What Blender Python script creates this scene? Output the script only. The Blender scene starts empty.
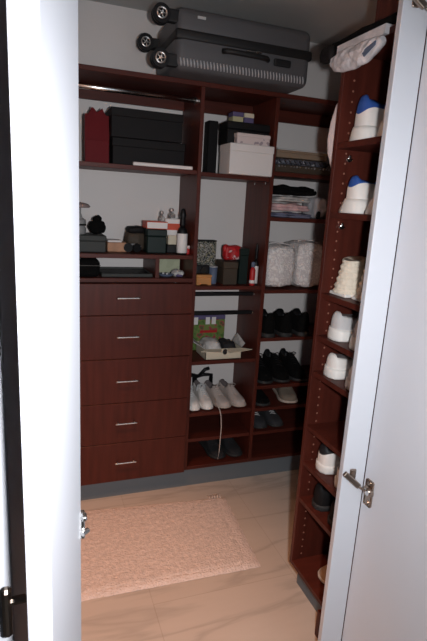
import bpy, bmesh, math, random
from mathutils import Vector, Matrix, noise
random.seed(4)
PI = math.pi
sc = bpy.context.scene
COL = sc.collection

# ------------------------------------------------------------------ materials
def mat(name, col, rough=0.6, metal=0.0, spec=0.5, noise_scale=None, noise_amt=0.0, bump=0.0,
        bump_scale=60.0, emit=None, alpha=1.0, trans=0.0, stretch=(1, 1, 1), coat=0.0, sheen=0.0):
    m = bpy.data.materials.new(name); m.use_nodes = True
    nt = m.node_tree; b = nt.nodes['Principled BSDF']
    b.inputs['Base Color'].default_value = (*col, 1)
    b.inputs['Roughness'].default_value = rough
    b.inputs['Metallic'].default_value = metal
    b.inputs['Specular IOR Level'].default_value = spec
    b.inputs['Coat Weight'].default_value = coat
    b.inputs['Sheen Weight'].default_value = sheen
    b.inputs['Alpha'].default_value = alpha
    b.inputs['Transmission Weight'].default_value = trans
    if emit:
        b.inputs['Emission Color'].default_value = (*emit[:3], 1); b.inputs['Emission Strength'].default_value = emit[3]
    if noise_amt or bump:
        tc = nt.nodes.new('ShaderNodeTexCoord'); mp = nt.nodes.new('ShaderNodeMapping')
        mp.inputs['Scale'].default_value = stretch
        nt.links.new(tc.outputs['Object'], mp.inputs['Vector'])
    if noise_amt:
        n = nt.nodes.new('ShaderNodeTexNoise'); n.inputs['Scale'].default_value = noise_scale or 8
        n.inputs['Detail'].default_value = 5
        nt.links.new(mp.outputs[0], n.inputs['Vector'])
        r = nt.nodes.new('ShaderNodeValToRGB')
        r.color_ramp.elements[0].position = .3; r.color_ramp.elements[1].position = .7
        r.color_ramp.elements[0].color = (*[max(0, c * (1 - noise_amt)) for c in col], 1)
        r.color_ramp.elements[1].color = (*[min(1, c * (1 + noise_amt)) for c in col], 1)
        nt.links.new(n.outputs['Fac'], r.inputs['Fac']); nt.links.new(r.outputs['Color'], b.inputs['Base Color'])
    if bump:
        n2 = nt.nodes.new('ShaderNodeTexNoise'); n2.inputs['Scale'].default_value = bump_scale; n2.inputs['Detail'].default_value = 3
        nt.links.new(mp.outputs[0], n2.inputs['Vector'])
        bp = nt.nodes.new('ShaderNodeBump'); bp.inputs['Strength'].default_value = bump; bp.inputs['Distance'].default_value = .01
        nt.links.new(n2.outputs['Fac'], bp.inputs['Height']); nt.links.new(bp.outputs['Normal'], b.inputs['Normal'])
    return m

WOODC = (.074, .0145, .0088)
M = {}
M['wood'] = mat('cherry_laminate', WOODC, .45, spec=.32, noise_scale=3, noise_amt=.22, stretch=(14, 14, 1.2))
M['woodh'] = mat('cherry_laminate_shelf', WOODC, .5, spec=.28, noise_scale=3, noise_amt=.22, stretch=(1.2, 14, 14))
M['wall'] = mat('wall_paint', (.70, .665, .645), .85, noise_scale=2, noise_amt=.02, bump=.05, bump_scale=180)
M['ceil'] = mat('ceiling_paint', (.50, .50, .49), .9, bump=.05, bump_scale=150)
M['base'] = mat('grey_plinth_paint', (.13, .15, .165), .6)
M['white'] = mat('white_door_paint', (.62, .635, .68), .5, noise_scale=3, noise_amt=.01)
M['chrome'] = mat('chrome', (.75, .74, .72), .22, 1)
M['brass'] = mat('nickel_brown', (.36, .29, .24), .3, 1)
M['darkmetal'] = mat('dark_metal', (.05, .045, .04), .35, .8)
M['black'] = mat('black', (.004, .004, .005), .5, spec=.35)
M['blackfab'] = mat('black_fabric', (.003, .003, .003), .95, spec=.15, bump=.3, bump_scale=120)
M['boxblack'] = mat('black_card', (.0055, .0045, .005), .7, spec=.25)
M['redbag'] = mat('red_paper', (.11, .003, .006), .6, spec=.15, bump=.15, bump_scale=14)
M['greybox'] = mat('grey_box', (.035, .037, .034), .7)
M['mushcap'] = mat('dusty_brown', (.24, .18, .17), .7)
M['grey'] = mat('grey', (.25, .25, .25), .6)
M['lgrey'] = mat('light_grey', (.5, .5, .5), .6)
M['paper'] = mat('white_paper', (.72, .68, .66), .75)
M['pinkpaper'] = mat('pinkish_paper', (.66, .55, .53), .75)
M['cream'] = mat('cream', (.62, .55, .42), .7)
M['tan'] = mat('tan', (.42, .22, .13), .7, noise_scale=20, noise_amt=.2)
M['amber'] = mat('amber_wood', (.50, .22, .07), .5, noise_scale=6, noise_amt=.2, stretch=(1, 8, 8))
M['olive'] = mat('dark_olive', (.045, .03, .018), .7)
M['green'] = mat('dark_green_leather', (.008, .017, .015), .5, spec=.3)
M['purple'] = mat('purple', (.10, .08, .18), .6)
M['yellowish'] = mat('pale_yellow', (.45, .42, .25), .6)
M['red'] = mat('red', (.42, .012, .014), .5)
M['orange'] = mat('red_orange', (.55, .06, .02), .5)
M['blue'] = mat('blue_fabric', (.02, .08, .33), .7, bump=.3, bump_scale=120)
M['bluegrey'] = mat('blue_grey', (.10, .13, .20), .6)
M['shoeslate'] = mat('slate_suede', (.026, .026, .030), .85)
M['canvas'] = mat('khaki_canvas', (.19, .15, .115), .9, bump=.3, bump_scale=120)
M['beigebox'] = mat('brown_beige_card', (.24, .17, .115), .75)
M['shoewhite'] = mat('white_leather', (.78, .74, .70), .5, bump=.15, bump_scale=50)
M['shoecream'] = mat('cream_knit', (.74, .66, .54), .85, bump=.8, bump_scale=70)
M['shoegrey'] = mat('grey_mesh', (.55, .54, .54), .8, bump=.3, bump_scale=200)
M['shoebeige'] = mat('beige_suede', (.50, .42, .38), .9, bump=.2, bump_scale=150)
M['shoetan'] = mat('tan_suede', (.30, .21, .14), .9, bump=.2, bump_scale=150)
M['shoedark'] = mat('charcoal_shoe', (.012, .012, .014), .85)
M['lining'] = mat('shoe_lining', (.12, .10, .10), .9)
M['sole'] = mat('white_rubber', (.80, .78, .74), .55)
M['solegum'] = mat('beige_rubber', (.48, .40, .34), .6)
M['soleblack'] = mat('black_rubber', (.02, .02, .02), .7)
M['suit'] = mat('grey_hardshell', (.088, .088, .094), .5, spec=.5, bump=.12, bump_scale=260)
M['rib'] = mat('hardshell_rib', (.42, .42, .44), .35, spec=.8)
M['suitband'] = mat('zip_band', (.006, .006, .007), .6)
M['clothgrey'] = mat('pale_grey_cloth', (.50, .48, .46), .9, noise_scale=30, noise_amt=.3, bump=.5, bump_scale=60)
M['clothpink'] = mat('pink_cloth', (.62, .40, .40), .9, noise_scale=40, noise_amt=.2, bump=.4, bump_scale=60)
M['clothblue'] = mat('slate_cloth', (.16, .17, .25), .9, bump=.4, bump_scale=60)
M['clothpale'] = mat('pale_pink_garment', (.55, .44, .42), .9, bump=.4, bump_scale=20)
M['plastic'] = mat('white_plastic_film', (.62, .60, .62), .3, noise_scale=18, noise_amt=.22, bump=.7, bump_scale=22)
M['beads'] = mat('silver_beads', (.6, .6, .62), .25, .8)
M['labelw'] = mat('label_white', (.74, .70, .68), .6)
M['glass'] = mat('clear_glass', (.9, .92, .92), .05, trans=.9, spec=.6)

def lace_material():
    m = mat('white_lace', (.66, .63, .61), .75)
    nt = m.node_tree; b = nt.nodes['Principled BSDF']
    tc = nt.nodes.new('ShaderNodeTexCoord'); v = nt.nodes.new('ShaderNodeTexVoronoi'); v.inputs['Scale'].default_value = 24
    v.feature = 'DISTANCE_TO_EDGE'
    n = nt.nodes.new('ShaderNodeTexNoise'); n.inputs['Scale'].default_value = 20
    mx = nt.nodes.new('ShaderNodeMixRGB'); mx.blend_type = 'ADD'; mx.inputs[0].default_value = .16
    nt.links.new(tc.outputs['Object'], n.inputs['Vector']); nt.links.new(tc.outputs['Object'], mx.inputs[1]); nt.links.new(n.outputs['Color'], mx.inputs[2])
    nt.links.new(mx.outputs[0], v.inputs['Vector'])
    r = nt.nodes.new('ShaderNodeValToRGB'); r.color_ramp.elements[0].position = .02; r.color_ramp.elements[1].position = .16
    r.color_ramp.elements[0].color = (.60, .56, .56, 1); r.color_ramp.elements[1].color = (.80, .77, .75, 1)
    nt.links.new(v.outputs['Distance'], r.inputs[0]); nt.links.new(r.outputs[0], b.inputs['Base Color'])
    bp = nt.nodes.new('ShaderNodeBump'); bp.inputs['Strength'].default_value = .8; bp.inputs['Distance'].default_value = .010
    nt.links.new(v.outputs['Distance'], bp.inputs['Height']); nt.links.new(bp.outputs[0], b.inputs['Normal'])
    return m
M['lace'] = lace_material()
def two_tone(name, low, high, z0):
    m = mat(name, low, .6); nt = m.node_tree; b = nt.nodes['Principled BSDF']; L = nt.links.new
    tc = nt.nodes.new('ShaderNodeTexCoord'); sp = nt.nodes.new('ShaderNodeSeparateXYZ'); L(tc.outputs['Object'], sp.inputs[0])
    def mth(op, *v):
        n = nt.nodes.new('ShaderNodeMath'); n.operation = op
        for i, x in enumerate(v):
            if isinstance(x, (int, float)): n.inputs[i].default_value = x
            else: L(x, n.inputs[i])
        return n.outputs[0]
    xx = mth('MULTIPLY', mth('MULTIPLY', sp.outputs['X'], sp.outputs['X']), 14.0)     # the coloured panel dips in the middle
    zz = mth('SUBTRACT', mth('SUBTRACT', sp.outputs['Z'], xx), z0)
    top = mth('GREATER_THAN', zz, 0)
    mx = nt.nodes.new('ShaderNodeMixRGB'); L(top, mx.inputs[0]); mx.inputs[1].default_value = (*low, 1); mx.inputs[2].default_value = (*high, 1)
    L(mx.outputs[0], b.inputs['Base Color']); return m
M['shoeblue'] = two_tone('white_and_blue_leather', (.78, .74, .70), (.02, .08, .33), .082)
M['shoeblacktop'] = two_tone('white_and_black_leather', (.78, .74, .70), (.008, .008, .010), .066)

def patch_material(name, cols, scale, rough=.5):
    m = mat(name, cols[0], rough); nt = m.node_tree; b = nt.nodes['Principled BSDF']
    tc = nt.nodes.new('ShaderNodeTexCoord'); v = nt.nodes.new('ShaderNodeTexNoise'); v.inputs['Scale'].default_value = scale; v.inputs['Detail'].default_value = 1
    nt.links.new(tc.outputs['Object'], v.inputs['Vector'])
    r = nt.nodes.new('ShaderNodeValToRGB'); r.color_ramp.interpolation = 'CONSTANT'
    e = r.color_ramp.elements
    while len(e) < len(cols): e.new(.5)
    for i, c in enumerate(cols):
        e[i].position = 0 if i == 0 else .36 + .28 * (i - 1) / max(1, len(cols) - 2); e[i].color = (*c, 1)
    nt.links.new(v.outputs['Fac'], r.inputs[0]); nt.links.new(r.outputs[0], b.inputs['Base Color'])
    return m
M['floral'] = patch_material('dark_floral_print', [(.012, .012, .012), (.03, .05, .03), (.35, .32, .28), (.015, .015, .02), (.25, .22, .12), (.45, .40, .38)], 52)
M['floralgreen'] = patch_material('green_floral_print', [(.06, .12, .02), (.10, .18, .04), (.16, .20, .05), (.30, .05, .06), (.08, .10, .03)], 30)
M['whiteprint'] = patch_material('pinkish_print', [(.66, .55, .53), (.66, .55, .53), (.66, .55, .53), (.35, .28, .30)], 34)
M['redprint'] = patch_material('red_print', [(.40, .008, .012), (.42, .01, .014), (.35, .006, .01), (.6, .45, .45)], 40)
M['beadcloth'] = patch_material('grey_sequin_cloth', [(.04, .045, .06), (.12, .13, .16), (.05, .05, .07), (.4, .4, .42)], 60)
M['cardpic'] = patch_material('pale_green_card', [(.35, .38, .26), (.40, .42, .28), (.36, .38, .25), (.08, .09, .08)], 14)

def floor_material():
    m = mat('marble_floor_tiles', (.6, .5, .42), .18, spec=.5)
    nt = m.node_tree; b = nt.nodes['Principled BSDF']; L = nt.links.new
    tc = nt.nodes.new('ShaderNodeTexCoord'); mp = nt.nodes.new('ShaderNodeMapping')
    mp.inputs['Scale'].default_value = (.55, 2.6, 1); mp.inputs['Rotation'].default_value = (0, 0, .03)
    L(tc.outputs['Object'], mp.inputs['Vector'])
    n = nt.nodes.new('ShaderNodeTexNoise'); n.inputs['Scale'].default_value = 1.7; n.inputs['Detail'].default_value = 5; n.inputs['Distortion'].default_value = .45
    L(mp.outputs[0], n.inputs['Vector'])
    # thin veins where the noise crosses 0.5
    s = nt.nodes.new('ShaderNodeMath'); s.operation = 'SUBTRACT'; s.inputs[1].default_value = .5; L(n.outputs['Fac'], s.inputs[0])
    a = nt.nodes.new('ShaderNodeMath'); a.operation = 'ABSOLUTE'; L(s.outputs[0], a.inputs[0])
    r = nt.nodes.new('ShaderNodeValToRGB'); e = r.color_ramp.elements
    e[0].position = 0; e[0].color = (.45, .385, .33, 1); e[1].position = .035; e[1].color = (.54, .46, .395, 1)
    x = e.new(.2); x.color = (.58, .50, .43, 1)
    L(a.outputs[0], r.inputs[0])
    br = nt.nodes.new('ShaderNodeTexBrick'); br.offset = .5
    br.inputs['Color1'].default_value = (1, 1, 1, 1); br.inputs['Color2'].default_value = (.97, .96, .95, 1); br.inputs['Mortar'].default_value = (.86, .84, .82, 1)
    br.inputs['Scale'].default_value = 1; br.inputs['Mortar Size'].default_value = .002; br.inputs['Mortar Smooth'].default_value = .2
    br.inputs['Brick Width'].default_value = 1.2; br.inputs['Row Height'].default_value = .6
    mp2 = nt.nodes.new('ShaderNodeMapping'); mp2.inputs['Rotation'].default_value = (0, 0, PI / 2); mp2.inputs['Location'].default_value = (.35, .20, 0)
    L(tc.outputs['Object'], mp2.inputs['Vector']); L(mp2.outputs[0], br.inputs['Vector'])
    mx = nt.nodes.new('ShaderNodeMixRGB'); mx.blend_type = 'MULTIPLY'; mx.inputs[0].default_value = 1
    L(r.outputs[0], mx.inputs[1]); L(br.outputs[0], mx.inputs[2]); L(mx.outputs[0], b.inputs['Base Color'])
    return m
M['floor'] = floor_material()
M['rug'] = mat('rug_pile', (.66, .53, .465), .98, noise_scale=60, noise_amt=.16, bump=.8, bump_scale=130, sheen=.2)
M['rugedge'] = mat('rug_border', (.73, .60, .54), .98, noise_scale=40, noise_amt=.08, bump=1.0, bump_scale=110)

# ------------------------------------------------------------------ helpers
def link_mesh(name, bm, m, parent=None, smooth=None, loc=None):
    me = bpy.data.meshes.new(name); bmesh.ops.recalc_face_normals(bm, faces=bm.faces[:])
    bm.to_mesh(me); bm.free()
    for x in (m if isinstance(m, (list, tuple)) else [m]): me.materials.append(M[x] if isinstance(x, str) else x)
    if smooth:
        for p in me.polygons: p.use_smooth = True
    o = bpy.data.objects.new(name, me); COL.objects.link(o)
    if parent: o.parent = parent
    if loc: o.location = loc
    return o
def tag(o, label, cat, group=None):
    o['label'] = label; o['category'] = cat
    if group: o['group'] = group
    return o
def thing(name, label, cat, loc=(0, 0, 0), rz=0, group=None):
    o = bpy.data.objects.new(name, None); COL.objects.link(o); o.location = loc; o.rotation_euler = (0, 0, rz)
    o.empty_display_size = .05
    return tag(o, label, cat, group)
def structure(o): o['kind'] = 'structure'; return o
def box(bm, x0, x1, y0, y1, z0, z1, bev=0, seg=1, mi=0, M4=None):
    b2 = bmesh.new(); bmesh.ops.create_cube(b2, size=1)
    for v in b2.verts:
        v.co = Vector((x0 + (v.co.x + .5) * (x1 - x0), y0 + (v.co.y + .5) * (y1 - y0), z0 + (v.co.z + .5) * (z1 - z0)))
    if bev: bmesh.ops.bevel(b2, geom=b2.edges[:] , offset=bev, segments=seg, affect='EDGES', profile=.5)
    return merge(bm, b2, mi, M4)
def merge(bm, b2, mi=0, M4=None):
    if M4 is not None: b2.transform(M4)
    for f in b2.faces: f.material_index = mi
    t = bpy.data.meshes.new('t'); b2.to_mesh(t); b2.free(); bm.from_mesh(t); bpy.data.meshes.remove(t); return bm
def rbox(bm, *a, r=.02, seg=4, mi=0): return box(bm, *a, bev=r, seg=seg, mi=mi)
def cyl(bm, p0, p1, r0, r1=None, n=20, mi=0, caps=True):
    p0 = Vector(p0); p1 = Vector(p1); d = p1 - p0; r1 = r0 if r1 is None else r1
    b2 = bmesh.new(); bmesh.ops.create_cone(b2, cap_ends=caps, segments=n, radius1=r0, radius2=r1, depth=d.length)
    q = Vector((0, 0, 1)).rotation_difference(d.normalized()).to_matrix().to_4x4()
    return merge(bm, b2, mi, Matrix.Translation((p0 + p1) / 2) @ q)
def lathe(bm, prof, c=(0, 0, 0), n=24, mi=0):
    b2 = bmesh.new(); rings = []
    for r, z in prof:
        rings.append([b2.verts.new((c[0] + r * math.cos(2 * PI * i / n), c[1] + r * math.sin(2 * PI * i / n), c[2] + z)) for i in range(n)])
    for a, b in zip(rings, rings[1:]):
        for i in range(n): b2.faces.new((a[i], a[(i + 1) % n], b[(i + 1) % n], b[i]))
    b2.faces.new(rings[0]); b2.faces.new(rings[-1])
    return merge(bm, b2, mi)
def tube(bm, pts, r, n=8, mi=0):
    pts = [Vector(p) for p in pts]; b2 = bmesh.new(); rings = []
    for i, p in enumerate(pts):
        t = (pts[min(i + 1, len(pts) - 1)] - pts[max(i - 1, 0)]).normalized()
        u = t.cross(Vector((0, 0, 1))); u = t.cross(Vector((1, 0, 0))) if u.length < .1 else u
        u.normalize(); w = t.cross(u)
        rings.append([b2.verts.new(p + (u * math.cos(2 * PI * k / n) + w * math.sin(2 * PI * k / n)) * r) for k in range(n)])
    for a, b in zip(rings, rings[1:]):
        for i in range(n): b2.faces.new((a[i], a[(i + 1) % n], b[(i + 1) % n], b[i]))
    b2.faces.new(rings[0]); b2.faces.new(rings[-1]); return merge(bm, b2, mi)
def soft(bm, x0, x1, y0, y1, z0, z1, sq=.35, amp=.01, sc_=14, seed=0, n=20, mi=0, flatbottom=True):
    """soft bundle: a super-ellipsoid with wrinkles"""
    b2 = bmesh.new(); bmesh.ops.create_uvsphere(b2, u_segments=n * 2, v_segments=n, radius=1)
    sg = lambda v, e: math.copysign(abs(v) ** e, v)
    for v in b2.verts:
        p = v.co.copy()
        m = max(abs(p.x), abs(p.y), abs(p.z)); cube = p / m
        q = p * sq + cube * (1 - sq)
        w = Vector((x0 + (q.x + 1) / 2 * (x1 - x0), y0 + (q.y + 1) / 2 * (y1 - y0), z0 + (q.z + 1) / 2 * (z1 - z0)))
        nn = noise.noise(w * sc_ + Vector((seed * 7.1, 0, seed))) + .5 * noise.noise(w * sc_ * 2.3 + Vector((seed, 3, 0)))
        w += p.normalized() * amp * nn
        if flatbottom and w.z < z0: w.z = z0
        v.co = w
    return merge(bm, b2, mi)
def new(): return bmesh.new()
def ob(name, m, parent, fn, smooth=False):
    bm = new(); fn(bm); return link_mesh(name, bm, m, parent, smooth)
def simple_box(name, label, cat, m, x0, x1, y0, y1, z0, z1, bev=.002, group=None, rz=0):
    """a carton: body and lid"""
    cx_, cy_ = (x0 + x1) / 2, (y0 + y1) / 2
    t = thing(name, label, cat, (cx_, cy_, z0), rz, group)
    hx, hy, h = (x1 - x0) / 2, (y1 - y0) / 2, z1 - z0
    lid = min(.035, h * .35)
    ob('box_body', m, t, lambda b: box(b, -hx + .002, hx - .002, -hy + .002, hy - .002, 0, h - lid + .001, bev))
    ob('box_lid', m, t, lambda b: box(b, -hx, hx, -hy, hy, h - lid, h, bev))
    return t

# ------------------------------------------------------------------ room
XL, XR, YB, ZC = -.10, 1.645, 2.58, 2.362
YF = -1.2
structure(ob('floor', 'floor', None, lambda b: box(b, -1.2, 2.2, -1.6, YB + .1, -.06, 0)))
structure(ob('ceiling', 'ceil', None, lambda b: box(b, XL - .1, XR + .1, .2, YB + .1, ZC, ZC + .08)))
structure(ob('wall_back', 'wall', None, lambda b: box(b, XL - .1, XR + .1, YB, YB + .1, 0, ZC)))
structure(ob('wall_left', 'wall', None, lambda b: box(b, XL - .1, XL, .95, YB, 0, ZC)))
structure(ob('wall_right', 'wall', None, lambda b: box(b, XR, XR + .1, .2, YB, 0, ZC)))

# ------------------------------------------------------------------ closet units on the back wall
FY, BY = 2.281, 2.575            # front and back of the units
T = .019
PA, PB, PC_, PD = XL + .012, .728, 1.102, 1.620
Z0 = .107
def board(b, x0, x1, y0, y1, z0, z1): box(b, x0, x1, y0, y1, z0, z1, .0012)
def shelf_part(parent, x0, x1, z, name='shelf', d0=.012):      # z = top surface
    return ob(name, 'woodh', parent, lambda b: board(b, x0, x1, FY + d0, BY, z - T, z))
def pins(b, x, z0, z1, ys=(FY + .04, BY - .05), side=-1):
    z = z0
    while z < z1:
        for y in ys: cyl(b, (x, y, z), (x + side * .0012, y, z), .0028, n=8)
        z += .032
# plinth
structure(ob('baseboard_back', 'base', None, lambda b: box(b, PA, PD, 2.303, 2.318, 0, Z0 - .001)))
# A: drawer column
A = thing('drawer_cabinet', 'dark cherry wood cabinet with five drawers below open shelves, left of the narrow columns', 'cabinet', ((PA + PB) / 2, FY, Z0))
A.location = (0, 0, 0)
ob('side_panel', 'wood', A, lambda b: board(b, PA - T + .008, PA, FY, BY, Z0, 2.004))
ob('side_panel', 'wood', A, lambda b: board(b, PB - .0005, PB + T - .001, FY, BY, Z0, 2.004))
shelf_part(A, PA, PB, 1.645)
shelf_part(A, PA, PB, 1.25)
ob('counter_board', 'woodh', A, lambda b: board(b, PA, PB, FY, BY, 1.14 - T, 1.14))
shelf_part(A, PA, PB, Z0 + T, 'bottom_board', .02)
ob('divider', 'wood', A, lambda b: board(b, .545, .545 + T, FY + .012, BY, 1.14, 1.25 - T))
ob('back_cleat', 'woodh', A, lambda b: board(b, PA, PB, BY - .02, BY, 1.942, 2.004))
zs = [1.119, .969, .755, .530, .318, Z0]
for i in range(5):
    zt, zb = zs[i] - .002, zs[i + 1] + .001
    d = ob('drawer', 'wood', A, lambda b: (box(b, PA - .006, PB - .002, FY - .019, FY - .0005, zb, zt, .0015), box(b, PA + .03, PB - .03, FY, BY - .04, zb + .02, zt - .03)))
    hz = (zt + zb) / 2 + (.006 if i else .01)
    def handle(b, hz=hz):
        for s in (-1, 1):
            cyl(b, (.412 + s * .040, FY - .0195, hz), (.412 + s * .040, FY - .043, hz), .0045, n=10)
        tube(b, [(.412 + k * .0068, FY - .043, hz) for k in range(-8, 9)], .0042)
    ob('drawer_handle', 'chrome', d, handle, True)
# B column
B = thing('shelf_unit', 'dark cherry open shelf column between the drawer cabinet and the corner column', 'shelf unit')
ob('side_panel', 'wood', B, lambda b: board(b, PC_, PC_ + T, FY, BY, Z0, 2.004))
for z in (1.64, 1.10, .71, .425, .28): shelf_part(B, PB + T, PC_, z)
shelf_part(B, PB + T, PC_, Z0 + T, 'bottom_board', 0)
ob('back_cleat', 'woodh', B, lambda b: board(b, PB + T, PC_, BY - .02, BY, 1.945, 2.004))
def rail(z, label):
    t = thing('trouser_rail', label, 'rail', (0, 0, 0), 0, 'trouser rails below the middle shelf')
    ob('rod', 'black', t, lambda b: box(b, PB + T + .001, PC_ - .012, 2.35, 2.368, z - .011, z + .009, .003))
    ob('bracket', 'chrome', t, lambda b: (box(b, PC_ - .012, PC_ - .0005, 2.345, 2.373, z - .006, z + .004, .002), cyl(b, (PC_ - .022, 2.359, z), (PC_ - .001, 2.359, z), .004, n=10)))
rail(1.05, 'upper of the two thin black trouser rails under the middle shelf')
rail(.95, 'lower of the two thin black trouser rails, above the open carton')
# C column
Cn = thing('corner_shelf_unit', 'dark cherry corner shelf column with laundry and shoes, right of the middle column', 'shelf unit')
ob('side_panel', 'wood', Cn, lambda b: board(b, PD, PD + T, FY, BY, Z0, 2.004))
CX0 = PC_ + T
for z in (1.67, 1.45, 1.08, .82, .55, .42, .28): shelf_part(Cn, CX0, PD, z)
shelf_part(Cn, CX0, PD, Z0 + T, 'bottom_board', 0)
ob('back_cleat', 'woodh', Cn, lambda b: board(b, CX0, PD, BY - .02, BY, 1.945, 2.004))
# cam fittings below upper shelf of B
for y in (FY + .04, FY + .17):
    ob('cam_fitting', 'chrome', B, lambda b: cyl(b, (PC_ - .0005, y, 1.612), (PC_ - .006, y, 1.612), .006, n=12))
# continuous top board
tag(ob('top_board', 'woodh', None, lambda b: board(b, PA - T + .008, PD + T, FY - .004, BY, 2.0045, 2.0245)),
    'long dark cherry top board running over all back wall columns, under the suitcase', 'shelf')
# hanging rod under the top board of A
hr = thing('closet_rod', 'chrome closet rod under the top board above the red gift bag', 'rod')
ob('rod', 'chrome', hr, lambda b: cyl(b, (PA + .006, 2.345, 1.955), (PB - .006, 2.345, 1.955), .012, n=20), True)
for x0, x1 in ((PA + .0005, PA + .006), (PB - .007, PB - .0015)):
    ob('rod_socket', 'chrome', hr, lambda b: cyl(b, (x0, 2.345, 1.955), (x1, 2.345, 1.955), .019, n=20))

# ------------------------------------------------------------------ shoe tower on the right
XT, TD = .948, 1.64               # front plane, depth end
TY1 = 1.506; TY0 = 1.115
tw = thing('shoe_tower', 'tall dark cherry shoe tower with open shelves, behind the right white door', 'shelf unit')
def far_panel(b):
    board(b, XT, TD, TY1 - T, TY1, Z0, 1.984)
ob('side_panel', 'wood', tw, far_panel)
ob('side_panel', 'wood', tw, lambda b: board(b, XT, TD, TY0, TY0 + T, Z0, 1.984))
M['pin'] = mat('pin_hole_rim', (.30, .13, .09), .5)
pin0 = ob('shelf_pin', 'pin', tw, lambda b: cyl(b, (0, .0003, 0), (0, -.0010, 0), .0034, n=8))
pin0.location = (XT + .040, TY1 - T, .15)
for k in range(1, 56):
    c = pin0.copy(); COL.objects.link(c); c.parent = tw; c.location = (XT + .040, TY1 - T, .15 + .032 * k)
ob('back_panel', 'wood', tw, lambda b: board(b, TD - .008, TD, TY0 + T, TY1 - T, Z0, 1.984))
tz = [1.716, 1.494, 1.217, 1.064, .928, .716, .566, .412]
for z in tz:
    ob('shelf', 'woodh', tw, lambda b: board(b, XT + .002, TD - .008, TY0 + T, TY1 - T, z - T, z))
ob('bottom_board', 'woodh', tw, lambda b: board(b, XT, TD - .008, TY0 + T, TY1 - T, Z0, Z0 + T))
ob('top_panel', 'woodh', tw, lambda b: board(b, XT, TD, TY0, 1.612, 1.985, 2.004))
ob('foot_panel', 'wood', tw, lambda b: board(b, XT - .020, TD, 1.235, 1.255, 0, Z0 - .0005))
for z in (1.667, 1.446):
    def cam(b, z=z):
        y = TY1 - T
        cyl(b, (XT + .052, y + .0003, z), (XT + .052, y - .006, z), .0085, n=14)
        box(b, XT + .047, XT + .057, y - .011, y - .004, z + .001, z + .014, .002)
        box(b, XT + .040, XT + .064, y - .009, y - .004, z - .003, z + .003, .001)
    ob('shelf_support', 'chrome', tw, cam)
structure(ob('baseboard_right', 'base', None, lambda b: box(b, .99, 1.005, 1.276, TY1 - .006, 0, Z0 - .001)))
uc = thing('overhead_cabinet', 'dark brown cabinet box standing on the shoe tower under the ceiling', 'cabinet')
ob('side_panel', 'wood', uc, lambda b: board(b, XT + .06, TD, 1.425, 1.444, 2.005, 2.345))
ob('front_panel', 'wood', uc, lambda b: board(b, XT + .06, XT + .079, TY0, 1.4245, 2.005, 2.345))
ob('top_panel', 'woodh', uc, lambda b: board(b, XT + .06, TD, TY0, 1.444, 2.3455, 2.36))

# ------------------------------------------------------------------ doors
def slab(bm, p, q, th, z0, z1, side, bev=.004):
    """vertical slab from p to q (xy), thickness th to `side` (+1 left of p->q)"""
    p = Vector((*p, 0)); q = Vector((*q, 0)); d = (q - p); L = d.length; d.normalize(); nrm = Vector((-d.y, d.x, 0)) * side
    Mx = Matrix((( d.x, nrm.x, 0, p.x), (d.y, nrm.y, 0, p.y), (0, 0, 1, 0), (0, 0, 0, 1)))
    return box(bm, 0, L, 0, th, z0, z1, bev, 2, 0, Mx)
DZ0, DZ1 = .008, 2.15
d1 = structure(thing('door_1', '', ''))
for k in ('label', 'category'): del d1[k]
ob('door_leaf', 'white', d1, lambda b: slab(b, (.010, .500), (.0605, .700), .028, DZ0, DZ1, 1))
ob('folded_leaf', 'white', d1, lambda b: slab(b, (-.038, .62), (.006, .73), .028, DZ0, DZ1, 1))
def hingeL(b):
    box(b, .0575, .0655, .686, .702, .985, 1.028, .002)
    cyl(b, (.061, .682, .998), (.070, .690, .998), .004, n=12)
    box(b, .0595, .0675, .676, .692, 1.022, 1.030, .002)
ob('door_hinge', 'chrome', d1, hingeL)
def catchL(b):
    box(b, -.042, -.018, .60, .612, .965, .975, .003)
    box(b, -.050, -.038, .60, .615, .915, .99, .004)
ob('door_catch', 'brass', d1, catchL)
d2 = structure(thing('door_2', '', ''))
for k in ('label', 'category'): del d2[k]
Pn = Vector((.8415, 1.100, 0)); Qn = Vector((.911, 1.087, 0)); Rn = Vector((.922, .56, 0))
ob('door_edge', 'white', d2, lambda b: slab(b, Pn.xy, (Qn.x - .0006, Qn.y), .024, DZ0, DZ1, 1, .002))
ob('door_leaf', 'white', d2, lambda b: slab(b, (Qn.x + .0006, Qn.y), Rn.xy, .024, DZ0, DZ1, 1, .002))
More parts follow.
